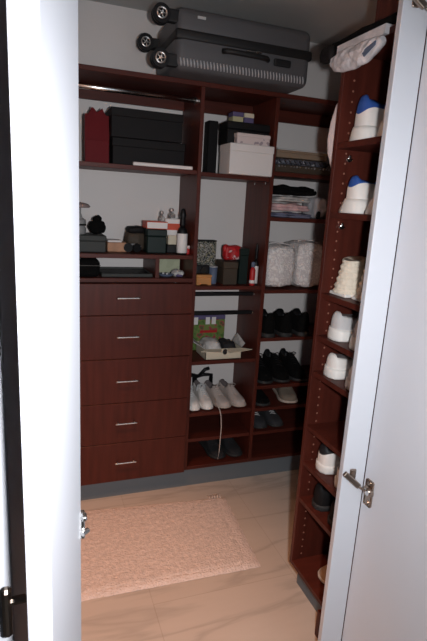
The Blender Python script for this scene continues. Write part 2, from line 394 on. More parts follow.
# concealed hinges: cup wing on the leaf, arm across the seam, plate on the edge
nE = Vector((-.012, -.054, 0)).normalized() * 1.0
nL = (Rn - Qn).normalized(); nLn = Vector((nL.y, -nL.x, 0));
if nLn.x > 0: nLn = -nLn
dE = (Qn - Pn).normalized(); nEn = Vector((dE.y, -dE.x, 0))
if nEn.y > 0: nEn = -nEn
def frame(o, ax, nr):     # local x = along surface, y = outward, z = up
    return Matrix(((ax.x, nr.x, 0, o.x), (ax.y, nr.y, 0, o.y), (0, 0, 1, o.z), (0, 0, 0, 1)))
def hinge(z):
    h = ob('door_hinge', 'brass', d2, lambda b: None)
    bm = new()
    oL = Qn + nL * .030 + Vector((0, 0, z)); FL = frame(oL, nL, nLn) @ Matrix.Scale(1.15, 4)
    oE = Pn + dE * .027 + Vector((0, 0, z)); FE = frame(oE, dE, nEn) @ Matrix.Scale(1.15, 4)
    box(bm, -.014, .014, 0, .003, -.040, .032, .004, 2, 0, FL)      # wing
    b2 = new(); cyl(b2, (0, 0, 0), (0, .007, 0), .0165, n=20); merge(bm, b2, 0, FL)
    for s in (-.031, .024):
        b2 = new(); cyl(b2, (0, .002, s), (0, .006, s), .005, n=10); merge(bm, b2, 0, FL)
    # mounting plate on edge
    box(bm, -.005, .012, 0, .005, .016, .052, .003, 2, 0, FE)
    b2 = new(); cyl(b2, (.003, .004, .040), (.003, .009, .040), .005, n=10); merge(bm, b2, 0, FE)
    # diagonal arm
    a0 = FE @ Vector((-.024, .012, .046)); a1 = FE @ Vector((.016, .020, .012)); a2 = FL @ Vector((-.004, .010, 0.0))
    for s, e, w, hh in ((a0, a1, .016, .012), (a1, a2, .007, .007)):
        d = (e - s); L = d.length; d.normalize(); u = d.cross(nEn).normalized(); w3 = d.cross(u)
        Mx = Matrix(((d.x, u.x, w3.x, s.x), (d.y, u.y, w3.y, s.y), (d.z, u.z, w3.z, s.z), (0, 0, 0, 1)))
        box(bm, 0, L, -w / 2, w / 2, -hh / 2, hh / 2, .003, 2, 0, Mx)
    me = h.data; bm.to_mesh(me); bm.free(); me.materials.clear(); me.materials.append(M['brass'])
    ob('hinge_cup', 'chrome', h, lambda b: merge(b, (lambda q: (cyl(q, (0, .007, 0), (0, .009, 0), .009, n=16), q)[1])(new()), 0, FL))
hinge(.705); hinge(1.962)

# ------------------------------------------------------------------ rug
rg = thing('bath_rug', 'pale pink shaggy rug with a raised border lying on the tiled floor', 'rug')
def quad_slab(b, pts, z0, z1, n=40, m=30, amp=.002, sd=0):
    P = [Vector((*p, 0)) for p in pts]; g = []
    for i in range(n + 1):
        row = []
        for j in range(m + 1):
            u, v = i / n, j / m
            p = P[0] * (1 - u) * (1 - v) + P[1] * u * (1 - v) + P[2] * u * v + P[3] * (1 - u) * v
            e = min(u, 1 - u, v, 1 - v); z = z1 - (z1 - z0) * (1 - min(1, e * 40)) + amp * noise.noise(p * 60 + Vector((sd, 0, 0)))
            p = p + Vector((.003 * noise.noise(p * 40), .003 * noise.noise(p * 40 + Vector((9, 0, 0))), 0))
            row.append(b.verts.new((p.x, p.y, max(z, z0))))
        g.append(row)
    for i in range(n):
        for j in range(m): b.faces.new((g[i][j], g[i + 1][j], g[i + 1][j + 1], g[i][j + 1]))
RC = [(-.13, 1.645), (.886, 1.622), (.920, 2.143), (-.06, 2.235)]
ctr = sum((Vector(p) for p in RC), Vector((0, 0))) / 4
inner = [ctr + (Vector(p) - ctr) * .90 for p in RC]
ob('border', 'rugedge', rg, lambda b: quad_slab(b, RC, .001, .010, 60, 40, .0015), True)
ob('pile', 'rug', rg, lambda b: quad_slab(b, inner, .0085, .014, 90, 60, .004, 3), True)
def fringe(b):
    for k in range(5):
        x = .835 + k * .014
        tube(b, [(x, 2.150 - k * .002, .006), (x + .006, 2.163, .007), (x + .002 * k, 2.178, .003)], .003, 6)
ob('tassel', 'rugedge', rg, fringe, True)

# ------------------------------------------------------------------ suitcase
sx0, sx1, sy0, sy1, sz0, sz1 = .565, 1.184, 2.135, 2.500, 2.0255, 2.262
su = thing('suitcase', 'large grey hard shell suitcase lying on the top board, wheels to the left', 'suitcase', ((sx0 + sx1) / 2, (sy0 + sy1) / 2, sz0))
su.location = (0, 0, 0)
zm0, zm1 = 2.138, 2.178
ob('lower_shell', 'suit', su, lambda b: rbox(b, sx0, sx1, sy0, sy1, sz0, zm0 + .03, r=.034, seg=5), True)
ob('upper_shell', 'suit', su, lambda b: rbox(b, sx0, sx1, sy0, sy1, zm1 - .03, sz1, r=.034, seg=5), True)
ob('zip_band', 'suitband', su, lambda b: rbox(b, sx0 - .003, sx1 + .004, sy0 - .004, sy1 + .004, zm0, zm1, r=.010, seg=3), True)
def ribs(b):
    x = sx0 + .022
    while x < sx1 - .024:
        tube(b, [(x - .003, sy0 - .0002, sz0 + .044), (x, sy0 - .0002, sz0 + .030), (x + .003, sy0 + .005, sz0 + .016)], .0030, 6)
        x += .0145
ob('ribs', 'rib', su, ribs, True)
def carry(b):
    tube(b, [(.765, sy0 - .002, 2.118), (.780, sy0 - .018, 2.117), (.81, sy0 - .022, 2.116), (.93, sy0 - .022, 2.114), (.960, sy0 - .018, 2.113), (.972, sy0 - .002, 2.113)], .0110, 10)
ob('carry_handle', 'suitband', su, carry, True)
ob('lock', 'suitband', su, lambda b: rbox(b, 1.000, 1.082, sy0 - .012, sy0 + .002, 2.094, 2.124, r=.006, seg=2))
ob('zip_pull', 'chrome', su, lambda b: (box(b, .905, .93, sy0 - .03, sy0 - .024, 2.123, 2.133, .002), cyl(b, (.86, sy0 - .03, 2.126), (.91, sy0 - .027, 2.128), .0022, n=8)))
ob('sticker', 'lgrey', su, lambda b: box(b, .65, .685, sy0 - .0025, sy0 + .001, 2.222, 2.232, .0005))
for (wy, wz) in ((sy0 + .028, 2.060), (sy0 + .028, 2.222), (sy1 - .040, 2.192)):
    w = ob('wheel', 'black', su, lambda b: [lathe2(b, wy + o, wz) for o in (-.014, .014)] if False else [cyl(b, (.505, wy + o - .009, wz), (.505, wy + o + .009, wz), .036, n=28) for o in (-.012, .012)], True)
    for p in w.data.polygons: p.use_smooth = len(p.vertices) < 5
    def hub(b):
        y = wy - .0215
        lathe_ring(b, (.505, y, wz), .0195, .0040)
        cyl(b, (.505, y + .001, wz), (.505, y - .002, wz), .007, n=14)
        for k in range(5):
            a = k * 2 * PI / 5
            tube(b, [(.505, y, wz), (.505 + .018 * math.cos(a), y, wz + .018 * math.sin(a))], .0022, 6)
    def lathe_ring(b, c, R, r):
        n = 28; b2 = bmesh.new(); rings = []
        for i in range(n):
            a = 2 * PI * i / n
            rings.append([b2.verts.new((c[0] + (R + r * math.cos(t)) * math.cos(a), c[1] + r * math.sin(t), c[2] + (R + r * math.cos(t)) * math.sin(a))) for t in [2 * PI * k / 8 for k in range(8)]])
        for i in range(n):
            A_, B_ = rings[i], rings[(i + 1) % n]
            for k in range(8): b2.faces.new((A_[k], A_[(k + 1) % 8], B_[(k + 1) % 8], B_[k]))
        merge(b, b2)
    ob('hub', 'chrome', w, hub, True)
    ob('fork', 'suitband', w, lambda b: rbox(b, .522, sx0 + .016, wy - .016, wy + .016, wz - .024, wz + .024, r=.006, seg=2))

# ------------------------------------------------------------------ shoes
def make_shoe(L=.28, W=.095, H=.10, sole=.028, upper='shoewhite', solem='sole', collar=None, lining='lining',
              laces=None, name='sneaker', label='', group=None, loc=(0, 0, 0), rz=0, heel_flare=.0, tip=1.0, ankle=.0, strap=None, back=False):
    """toe towards local -Y, heel at +Y; origin under the shoe's middle"""
    t = thing(name, label, 'shoe', loc, rz, group)
    def hw(s):     # half width, s 0 heel .. 1 toe
        pts = [(0, .12), (.012, .22), (.04, .31), (.1, .37), (.25, .37), (.45, .39), (.65, .48), (.78, .50), (.9, .43), (.96, .32), (1, .12)]
        for (a, va), (c, vc) in zip(pts, pts[1:]):
            if s <= c: return W * (va + (vc - va) * (s - a) / (c - a))
        return W * .08
    def ht(s):
        pts = [(0, .62), (.012, .84), (.04, .99), (.10, 1.0), (.2, .90), (.30, .86), (.42, 1.0 * tip), (.55, .80), (.68, .58), (.8, .47), (.9, .40), (.96, .30), (1, .12)]
        for (a, va), (c, vc) in zip(pts, pts[1:]):
            if s <= c: return (H - sole) * (va + (vc - va) * (s - a) / (c - a))
        return 0
    NS, N = 36, 17
    def up(b):
        rings = []
        for i in range(NS + 1):
            s = (i / NS) ** 1.35; y = L / 2 - s * L; w = hw(s) * .96; h = ht(s); ring = []
            o = max(0.0, 1 - abs((s - .235) / .175) ** 4) if .04 < s < .42 else 0      # opening
            for k in range(N):
                a = PI * k / (N - 1); cxx = math.cos(a); szz = math.sin(a)
                e = .62
                x = math.copysign(abs(cxx) ** e, cxx) * w * (1 - (.22 if s < .5 else .12) * szz ** 2 * 1)
                z = sole * .8 + h * szz ** (.55)
                if o > 0 and 4 < k < N - 5:
                    z = z - o * h * .75 * min(1, (min(k - 4, N - 5 - k)) / 1.5); x *= .85
                ring.append(b.verts.new((x, y, z)))
            rings.append(ring)
        for i in range(NS):
            s = ((i + .5) / NS) ** 1.35
            for k in range(N - 1):
                f = b.faces.new((rings[i][k], rings[i][k + 1], rings[i + 1][k + 1], rings[i + 1][k]))
                ins = .05 < s < .42 and 4 <= k < N - 5
                zc = f.calc_center_median().z; coll = collar and not ins and ((s < .30 and zc > sole + (H - sole) * .50) or (.36 <= s < .62 and 5 <= k < N - 6))
                f.material_index = 1 if ins else (2 if coll else 0)
        b.faces.new(rings[0]); b.faces.new(rings[-1])
    ob('upper', [upper, lining, collar or upper], t, up, True)
    def so(b):
        lv = [(0, .93), (.15, 1.0), (.75, 1.0), (1, .94)]
        rings = []
        n = 26
        for zf, ws in lv:
            ring = []
            for i in range(n + 1):
                s = i / n; ring.append((hw(s) * ws * (1.06 + heel_flare * (1 - s) ** 3 * (1 - zf)) + .002, L / 2 + .004 - s * (L + .008) + heel_flare * .02 * (1 - zf) * (1 - s), s))
            z = lambda s: sole * zf + (.010 * s ** 4 if zf == 0 else .008 * s ** 6 if zf < .3 else 0)
            vs = [b.verts.new((x, y, z(s))) for x, y, s in ring] + [b.verts.new((-x, y, z(s))) for x, y, s in reversed(ring)]
            rings.append(vs)
        m = len(rings[0])
        for a, c in zip(rings, rings[1:]):
            for i in range(m): b.faces.new((a[i], a[(i + 1) % m], c[(i + 1) % m], c[i]))
        b.faces.new(rings[0]); b.faces.new(rings[-1])
    ob('sole', solem, t, so, True)
    if laces:
        def lc(b):
            for k in range(5):
                s = .45 + k * .055; y = L / 2 - s * L; w = hw(s) * .42; z = sole * .8 + ht(s)
                y2 = L / 2 - (s + .03) * L; z2 = sole * .8 + ht(s + .03)
                tube(b, [(-w, y, z * .93), (-w * .4, y, z + .0015), (w * .4, y2, z2 + .003), (w, y2, z2 * .93)], .0026, 6)
            s = .44; y = L / 2 - s * L; z = sole * .8 + ht(s)
            for sg in (-1, 1):
                tube(b, [(0, y, z + .004), (sg * .015, y - .002, z + .010), (sg * .026, y - .012, z + .004), (sg * .012, y - .016, z - .003), (0, y - .004, z + .002)], .0022, 6)
        ob('laces', laces, t, lc, True)
    if strap:
        def st(b):
            s = .40; y = L / 2 - s * L; w = hw(s) * .80
            tube(b, [(-w * 1.15, y, sole + ht(s) * .5), (-w * .8, y, sole + ht(s) * .93), (0, y, sole + ht(s) * 1.02), (w * .8, y, sole + ht(s) * .93), (w * 1.15, y, sole + ht(s) * .5)], .008, 8)
        ob('strap', strap, t, st, True)
    return t
def copy_tree(o, loc, rz, label, group=None, parent=None):
    c = o.copy(); COL.objects.link(c)
    if parent: c.parent = parent
    else:
        c.location = loc; c.rotation_euler = (0, 0, rz); c['label'] = label
        if group: c['group'] = group
    for ch in list(o.children): copy_tree(ch, None, 0, '', None, c)
    return c

R = math.radians
# B, fourth level: white pair and beige pair, toes to the front
S4 = .4255
w1 = make_shoe(.24, .068, .098, .026, 'shoewhite', 'sole', None, 'lining', 'lgrey', 'sneaker', 'left shoe of the shiny white sneakers beside the drawers', 'shiny white sneakers on the middle column', (.786, 2.425, S4), R(0), strap='lgrey')
copy_tree(w1, (.860, 2.425, S4), R(0), 'right shoe of the shiny white sneakers, touching the beige shoe')
g1 = make_shoe(.245, .080, .092, .018, 'shoebeige', 'solegum', None, 'lining', 'shoebeige', 'casual_shoe', 'beige suede shoe with the long loose lace, next to the white sneakers', 'beige suede shoes on the middle column', (.944, 2.424, S4), R(9))
copy_tree(g1, (1.034, 2.424, S4), R(9), 'rightmost beige suede shoe, against the column side panel')
lace = ob('shoelace', 'shoebeige', None, lambda b: tube(b, [(.912, 2.36, S4 + .046), (.908, 2.318, S4 + .030), (.913, 2.2785, S4 + .012), (.918, 2.268, S4 - .02), (.922, 2.266, S4 - .08), (.920, 2.264, S4 - .15), (.917, 2.262, S4 - .22), (.912, 2.260, S4 - .265)], .0028, 8), True)
tag(lace, 'loose beige shoelace dangling over the shelf edge from the beige shoe', 'shoelace')
# black sandal straps behind the white sneakers
sd = thing('sandal', 'black strappy sandal leaning on the wall behind the white sneakers', 'shoe', (.835, 2.566, S4))
ob('sole', 'soleblack', sd, lambda b: rbox(b, -.085, .12, -.010, .012, 0, .018, r=.004, seg=2))
ob('strap', 'black', sd, lambda b: (tube(b, [(-.07, 0, .015), (-.07, -.01, .09), (-.03, -.012, .125), (.02, -.01, .11), (.03, 0, .015)], .016, 8), tube(b, [(.03, 0, .10), (.07, -.012, .115), (.12, -.01, .11), (.125, 0, .02)], .012, 8), tube(b, [(.05, -.01, .11), (.08, -.012, .145), (.105, -.01, .15)], .011, 8)), True)
# B bottom: dark pair
k1 = make_shoe(.25, .09, .085, .02, 'shoedark', 'soleblack', None, 'lining', 'shoedark', 'dark_shoe', 'left charcoal shoe on the lowest shelf, below the hanging lace', 'charcoal shoes on the lowest shelf', (.935, 2.43, Z0 + T + .0005), R(5))
copy_tree(k1, (1.037, 2.43, Z0 + T + .0005), R(5), 'right charcoal shoe on the lowest shelf of the middle column')
# C level .82: three black shoes upright toes in
def black_shoe(x, z, label, group, H=.14, rz=180, name='ankle_boot', laces=True, y=2.425, W=.095):
    return make_shoe(.26, W, H, .022, 'blackfab', 'soleblack', None, 'black', 'boxblack' if laces else None, name, label, group, (x, y, z), R(rz))
GB = 'black ankle boots under the wrapped blankets'
b1 = black_shoe(1.180, .8205, 'leftmost black ankle boot under the wrapped blankets', GB, .140, 180, 'ankle_boot', False)
copy_tree(b1, (1.285, 2.425, .8205), R(180), 'middle black ankle boot under the wrapped blankets')
copy_tree(b1, (1.390, 2.425, .8205), R(180), 'rightmost black ankle boot under the wrapped blankets')
GL = 'black lace-up shoes below the ankle boots'
b2 = black_shoe(1.19, .5505, 'leftmost black lace-up shoe, one shelf below the ankle boots', GL, .135, 0, 'lace_up_shoe')
copy_tree(b2, (1.296, 2.425, .5505), R(0), 'middle black lace-up shoe, one shelf below the ankle boots')
copy_tree(b2, (1.402, 2.425, .5505), R(0), 'rightmost black lace-up shoe, one shelf below the ankle boots')
pm = black_shoe(1.185, .4205, 'black slip-on shoe at the left of the beige canvas shoe', None, .085, 0, 'slip_on_shoe', False)
cs = make_shoe(.25, .105, .105, .02, 'canvas', 'solegum', None, 'lining', 'canvas', 'canvas_shoe', 'beige canvas shoe beside the black slip-on in the corner column', None, (1.372, 2.425, .4205), R(-10))
q1 = make_shoe(.25, .09, .09, .02, 'shoeslate', 'soleblack', None, 'lining', 'shoegrey', 'grey_shoe', 'left dark grey shoe below the black slip-on', 'dark grey shoes in the corner column', (1.183, 2.43, .2805), R(2))
copy_tree(q1, (1.285, 2.43, .2805), R(2), 'right dark grey shoe below the beige canvas shoe')
# ---- tower shoes: heels or toes at the open side, sorted top to bottom
def sl(i): return tz[i] + .0005
XS = XT + .024
def tshoe(i, y, name, label, group, L=.29, toe_out=False, rz=0, **k):
    return make_shoe(L=L, name=name, label=label, group=group, loc=(XS + L / 2, y, sl(i)), rz=R(90 + rz) if not toe_out else R(-90 + rz), **k)
RZ = 3
gA = 'white and blue sneakers on the top tower shelf'
def put(proto_label, second_label, i, y0, y1, name, group, toe_out=False, rz=0, **k):
    a = tshoe(i, y0, name, proto_label, group, toe_out=toe_out, rz=rz, **k)
    c = copy_tree(a, (a.location.x, y1, a.location.z), a.rotation_euler.z, second_label)
    return a, c
put('white sneaker with blue heel collar on the uppermost tower shelf, by the panel', 'white and blue sneaker on the uppermost tower shelf, by the door edge', 0, 1.417, 1.275, 'sneaker', gA,
    W=.112, H=.150, sole=.045, upper='shoeblue', collar=None, heel_flare=.25, lining='blue', laces='shoewhite')
put('white sneaker with blue heel collar on the second tower shelf, by the panel', 'white and blue sneaker on the second tower shelf, by the door edge', 1, 1.417, 1.275, 'sneaker', 'white and blue sneakers on the second tower shelf',
    W=.112, H=.130, sole=.046, upper='shoeblue', collar=None, heel_flare=.5, lining='blue', laces='shoewhite')
def slipper_boot(x, y, z, label, group, mtl='shoecream'):
    t = thing('slipper_boot', label, 'shoe', (x, y, z), 0, group)
    def f(b):
        n = 22; rings = []
        for i in range(20):
            u = i / 19; h = .118 * u
            rx = .052 - .012 * u + .0035 * math.sin(u * 34); ry = .050 - .018 * u + .003 * math.sin(u * 34 + 1)
            rings.append([b.verts.new((.05 + rx * math.cos(2 * PI * k / n) + .012 * u + .003 * noise.noise(Vector((k, i, 0)) * .4), ry * math.sin(2 * PI * k / n), .010 + h + .006 * math.sin(2 * PI * k / n + 1) * u)) for k in range(n)])
        for a, c in zip(rings, rings[1:]):
            for k in range(n): b.faces.new((a[k], a[(k + 1) % n], c[(k + 1) % n], c[k]))
        b.faces.new(rings[0])
        cap = b.verts.new((.062, 0, .10))
        for k in range(n): b.faces.new((rings[-1][k], rings[-1][(k + 1) % n], cap))
    ob('shaft', mtl, t, f, True)
    ob('foot', mtl, t, lambda b: soft(b, .06, .25, -.048, .048, .008, .075, .8, .003, 20, 3), True)
    ob('sole', 'sole', t, lambda b: rbox(b, .006, .25, -.048, .048, 0, .012, r=.005, seg=2))
    return t
c1 = slipper_boot(XS - .004, 1.428, sl(2), 'cream knitted slipper boot on the third tower shelf, by the panel', 'cream knitted slipper boots')
copy_tree(c1, (XS + .01, 1.318, sl(2)), 0, 'cream knitted slipper boot on the third tower shelf, by the door edge')
put('white and grey sneaker with rounded heel on the fourth tower shelf, by the panel', 'white and grey sneaker on the fourth tower shelf, by the door edge', 3, 1.423, 1.292, 'sneaker', 'white and grey sneakers on the fourth shelf',
    W=.108, H=.108, sole=.040, upper='shoegrey', heel_flare=.1, laces='sole')
put('low white sneaker with pinkish heel on the fifth tower shelf, by the panel', 'low white sneaker on the fifth tower shelf, by the door edge', 4, 1.423, 1.288, 'sneaker', 'low white sneakers on the fifth shelf',
    W=.110, H=.092, sole=.035, upper='shoewhite', heel_flare=.1, laces='pinkpaper')
put('white sneaker with black strap on the lower tower shelf, by the panel', 'white sneaker with black strap on the lower tower shelf, by the door edge', 6, 1.41, 1.285, 'sneaker', 'black strapped white sneakers',
    W=.105, H=.110, sole=.030, upper='shoeblacktop', collar=None, lining='black', strap='black')
put('black shoe on the second lowest tower shelf, by the panel', 'black shoe on the second lowest tower shelf, by the door edge', 7, 1.41, 1.30, 'dark_shoe', 'black shoes low in the tower',
    W=.095, H=.10, sole=.02, upper='boxblack', solem='soleblack', lining='black', laces='black')
a = make_shoe(.27, .10, .075, .02, 'shoetan', 'solegum', None, 'lining', 'cream', 'tan_shoe', 'tan shoe on the bottom board of the shoe tower', None, (XS + .160, 1.350, Z0 + T + .0005), R(-90))

# ------------------------------------------------------------------ things in column A
S1 = 1.6455
gb = thing('gift_bag', 'glossy dark red paper gift bag beside the black boxes', 'gift bag', (.278, 2.38, S1))
def bag(b):
    n = 14; W0, D = .052, .045
    rows = []
    zs_ = [0, .06, .12, .175, .200]
    prof = lambda u: (.235 - .028 * (1 - abs(math.cos(u * PI))) * 1.0)
    for zi, z in enumerate(zs_):
        ring = []
        for (sx, sy, u0, u1) in ((-1, -1, 0, 1),):
            for k in range(n + 1): ring.append((-W0 + 2 * W0 * k / n, -D, k / n))
            for k in range(1, n): ring.append((W0, -D + 2 * D * k / n, None))
            for k in range(n + 1): ring.append((W0 - 2 * W0 * k / n, D, k / n))
            for k in range(1, n): ring.append((-W0, D - 2 * D * k / n, None))
        vs = []
        for x, y, u in ring:
            zz = z
            if zi == len(zs_) - 1 and u is not None:
                pk = [(0, 0), (.18, .002), (.30, .034), (.52, .010), (.72, .030), (.84, .002), (1, 0)]
                for (a0, v0), (a1, v1) in zip(pk, pk[1:]):
                    if a0 <= u <= a1: zz = z + v0 + (v1 - v0) * (u - a0) / (a1 - a0); break
            vs.append(b.verts.new((x * (1 + .02 * math.sin(zz * 60)), y * (1 - .25 * z / .2), zz)))
        rows.append(vs)
    m = len(rows[0])
    for a_, c_ in zip(rows, rows[1:]):
        for i in range(m): b.faces.new((a_[i], a_[(i + 1) % m], c_[(i + 1) % m], c_[i]))
    b.faces.new(rows[0])
ob('bag_body', 'redbag', gb, bag)
ob('fold_flap', 'redbag', gb, lambda b: box(b, -.051, .051, -.0475, -.0455, 0, .095, .0008))
simple_box('storage_box', 'lower matte black storage box beside the red gift bag', 'box', 'boxblack', .340, .672, 2.31, 2.55, S1, 1.758, group='stacked black storage boxes')
simple_box('storage_box', 'upper matte black storage box stacked beside the red gift bag', 'box', 'boxblack', .332, .655, 2.30, 2.55, 1.759, 1.880, group='stacked black storage boxes')
en = thing('envelope', 'thin white cardboard envelope lying in front of the black boxes', 'envelope', (.565, 2.292, S1))
ob('envelope_body', 'paper', en, lambda b: box(b, -.135, .140, -.004, .012, 0, .013, .002))
ob('flap', 'pinkpaper', en, lambda b: box(b, -.135, .140, -.003, .010, .0132, .0145, .0005))
S2 = 1.2505
# grey box with jar, pouch
simple_box('grey_case', 'dark grey flat case at the left end under the mushroom ornament', 'case', 'greybox', .02, .322, 2.34, 2.52, S2, 1.328, .004)
jr = thing('candle_jar', 'grey glass candle jar with dark band on the flat grey case', 'jar', (.195, 2.39, 1.3285))
ob('jar_body', 'grey', jr, lambda b: lathe(b, [(.036, 0), (.040, .004), (.040, .030), (.034, .034), (.040, .038), (.040, .066), (.030, .070)]), True)
ob('band', 'boxblack', jr, lambda b: lathe(b, [(.0405, .040), (.0412, .042), (.0412, .046), (.0405, .048)]), True)
ms = thing('mushroom_ornament', 'brown mushroom shaped ornament standing on the candle jar', 'ornament', (.205, 2.39, 1.3990))
ob('stem', 'grey', ms, lambda b: lathe(b, [(.020, 0), (.014, .006), (.008, .025), (.008, .052)]), True)
ob('cap', 'mushcap', ms, lambda b: lathe(b, [(.006, .048), (.045, .050), (.050, .056), (.040, .066), (.018, .072), (.004, .073)]), True)
po = thing('black_pouch', 'black beaded drawstring pouch on the grey case', 'pouch', (.288, 2.42, 1.3285))
ob('pouch_body', 'blackfab', po, lambda b: soft(b, -.040, .042, -.03, .03, 0, .066, .8, .006, 30, 2), True)
ob('gathered_top', 'blackfab', po, lambda b: soft(b, -.020, .022, -.016, .016, .052, .088, .9, .005, 40, 5, 14, flatbottom=False), True)
tb = thing('tan_wallet', 'low tan leather box between the grey case and dark pouch', 'box', (.380, 2.43, S2))
ob('box_body', 'tan', tb, lambda b: box(b, -.048, .046, -.05, .05, 0, .044, .005, 2))
ob('paper_insert', 'paper', tb, lambda b: box(b, -.046, .020, -.044, .044, .0445, .054, .002))
sg = thing('sunglasses', 'black folded sunglasses beside the tan leather box', 'sunglasses', (.449, 2.375, S2))
ob('lenses', 'black', sg, lambda b: (cyl(b, (-.022, -.01, .022), (-.020, .0, .024), .021, n=16), cyl(b, (.022, -.01, .022), (.020, .0, .024), .021, n=16)))
ob('temples', 'beads', sg, lambda b: (tube(b, [(-.04, -.008, .03), (-.02, .02, .035), (.03, .03, .03)], .003), tube(b, [(.04, -.008, .03), (.02, .026, .038), (-.03, .034, .034)], .003)))
dp = thing('camera_bag', 'dark brown rounded bag at the left of the green leather box', 'bag', (.478, 2.47, S2))
ob('bag_body', 'olive', dp, lambda b: soft(b, -.052, .048, -.05, .05, 0, .098, .5, .006, 20, 4), True)
ob('bag_flap', 'boxblack', dp, lambda b: soft(b, -.046, .046, -.05, .03, .084, .122, .6, .004, 20, 7, flatbottom=False), True)
simple_box('leather_box', 'dark green leather box below the white lidded carton', 'box', 'green', .512, .612, 2.35, 2.46, S2, 1.366, .005)
wc = thing('flat_carton', 'small flat white carton with red edges on the green leather box', 'box', (.562, 2.40, 1.3665))
ob('carton_body', 'orange', wc, lambda b: box(b, -.052, .050, -.053, .05, 0, .035, .002))
ob('front_label', 'paper', wc, lambda b: box(b, -.050, .048, -.0545, -.0525, .003, .031, .0005))
sx = thing('stacked_tin', 'cream and black little tin under the orange white packet', 'tin', (.658, 2.42, S2))
ob('tin_body', 'black', sx, lambda b: box(b, -.036, .030, -.03, .03, 0, .040, .003))
ob('tin_lid', 'cream', sx, lambda b: box(b, -.030, .028, -.03, .03, .0405, .085, .003))
rp = thing('orange_packet', 'red-orange and white packet standing behind the sprayer bottle', 'packet', (.655, 2.42, 1.336))
ob('packet_body', 'paper', rp, lambda b: box(b, -.044, .042, -.03, .03, 0, .080, .003))
ob('orange_wrap', 'orange', rp, lambda b: box(b, -.0445, .0425, -.0305, .0305, .026, .058, .001))
for i, (x, z, r_, lb) in enumerate(((.600, 1.4020, .014, 'small clear crystal bottle on the flat white carton, left one'), (.650, 1.4165, .017, 'clear crystal perfume bottle on the orange packet'))):
    cb = thing('crystal_bottle', lb, 'bottle', (x, 2.42, z), 0, None)
    ob('bottle_body', 'glass', cb, lambda b: lathe(b, [(r_ * .7, 0), (r_, .004), (r_, .020), (r_ * .4, .026), (r_ * .35, .030)], n=8))
    ob('stopper', 'beads', cb, lambda b: lathe(b, [(r_ * .35, .030), (r_ * .6, .036), (r_ * .5, .046), (.001, .050)], n=8))
def label_bottle(x, y, z, label, s=1.0, fat=1.0, group=None):
    t = thing('spray_bottle', label, 'bottle', (x, y, z), 0, group)
    f = fat
    ob('bottle_body', 'black', t, lambda b: lathe(b, [(.022 * f, 0), (.025 * f, .004), (.025 * f, .105 * s), (.020 * f, .120 * s), (.011 * f, .132 * s)]), True)
    ob('cap', 'black', t, lambda b: lathe(b, [(.011 * f, .1322 * s), (.014 * f, .142 * s), (.013 * f, .175 * s), (.016 * f, .185 * s), (.010 * f, .212 * s), (.004, .218 * s)]), True)
    ob('bottle_label', 'labelw', t, lambda b: lathe(b, [(.0248 * f, .008), (.0258 * f, .009), (.0258 * f, .100 * s), (.0248 * f, .101 * s)]), True)
    return t
label_bottle(.682, 2.335, S2, 'black sprayer bottle with white label beside the green leather box')
rj = thing('pink_jar', 'tiny pink and red jar at the right of the sprayer bottle', 'jar', (.716, 2.345, S2))
ob('jar_body', 'red', rj, lambda b: lathe(b, [(.009, 0), (.010, .003), (.010, .026), (.008, .028)], n=14), True)
ob('lid', 'pinkpaper', rj, lambda b: lathe(b, [(.0085, .0282), (.0105, .029), (.0105, .04), (.009, .042)], n=14), True)
S3 = 1.1405
bc = thing('black_pouch_case', 'black zipped case in the low cubby above the drawers', 'case', (.185, 2.40, S3))
ob('case_body', 'blackfab', bc, lambda b: rbox(b, -.13, .105, -.10, .10, 0, .082, r=.022, seg=4), True)
ob('zipper', 'darkmetal', bc, lambda b: box(b, -.12, .1055, -.102, .06, .052, .056, .001))
tr = thing('black_tray', 'flat black tray with grey rim in the low cubby', 'tray', (.418, 2.42, S3))
ob('tray_base', 'black', tr, lambda b: box(b, -.118, .118, -.10, .10, 0, .011, .003))
ob('tray_rim', 'greybox', tr, lambda b: [box(b, *q, .002) for q in ((-.12, .12, -.104, -.098, .0, .016), (-.12, .12, .098, .104, 0, .02), (-.12, -.114, -.097, .097, 0, .017), (.114, .12, -.097, .097, 0, .017))])
pc = thing('picture_card', 'pale green picture card with grey landscape leaning in the right cubby', 'card', (.635, 2.47, S3))
ob('card_sheet', 'cardpic', pc, lambda b: box(b, -.062, .078, -.002, .002, .002, .087, .0005))
ob('card_back', 'grey', pc, lambda b: box(b, -.064, .080, .0025, .006, 0, .0872, .0005))
bi = thing('trinket_dish', 'small blue glazed dish with trinkets before the picture card', 'dish', (.609, 2.34, S3))
ob('dish', 'bluegrey', bi, lambda b: lathe(b, [(.024, 0), (.038, .010), (.040, .014), (.034, .013), (.020, .006)]), True)
ob('trinkets', 'beads', bi, lambda b: [cyl(b, (x, y, .012), (x, y, .020), .008, n=10) for x, y in ((-.014, 0), (.012, .006), (.002, -.014))])
fl = thing('silk_scarf', 'crumpled grey and lilac scarf before the picture card', 'scarf', (.672, 2.35, S3))
ob('scarf_body', 'clothgrey', fl, lambda b: soft(b, -.030, .030, -.03, .03, 0, .034, .9, .007, 50, 3), True)
ob('scarf_end', 'purple', fl, lambda b: soft(b, -.016, .020, -.040, .0, 0.0, .014, .9, .004, 50, 8, 12), True)

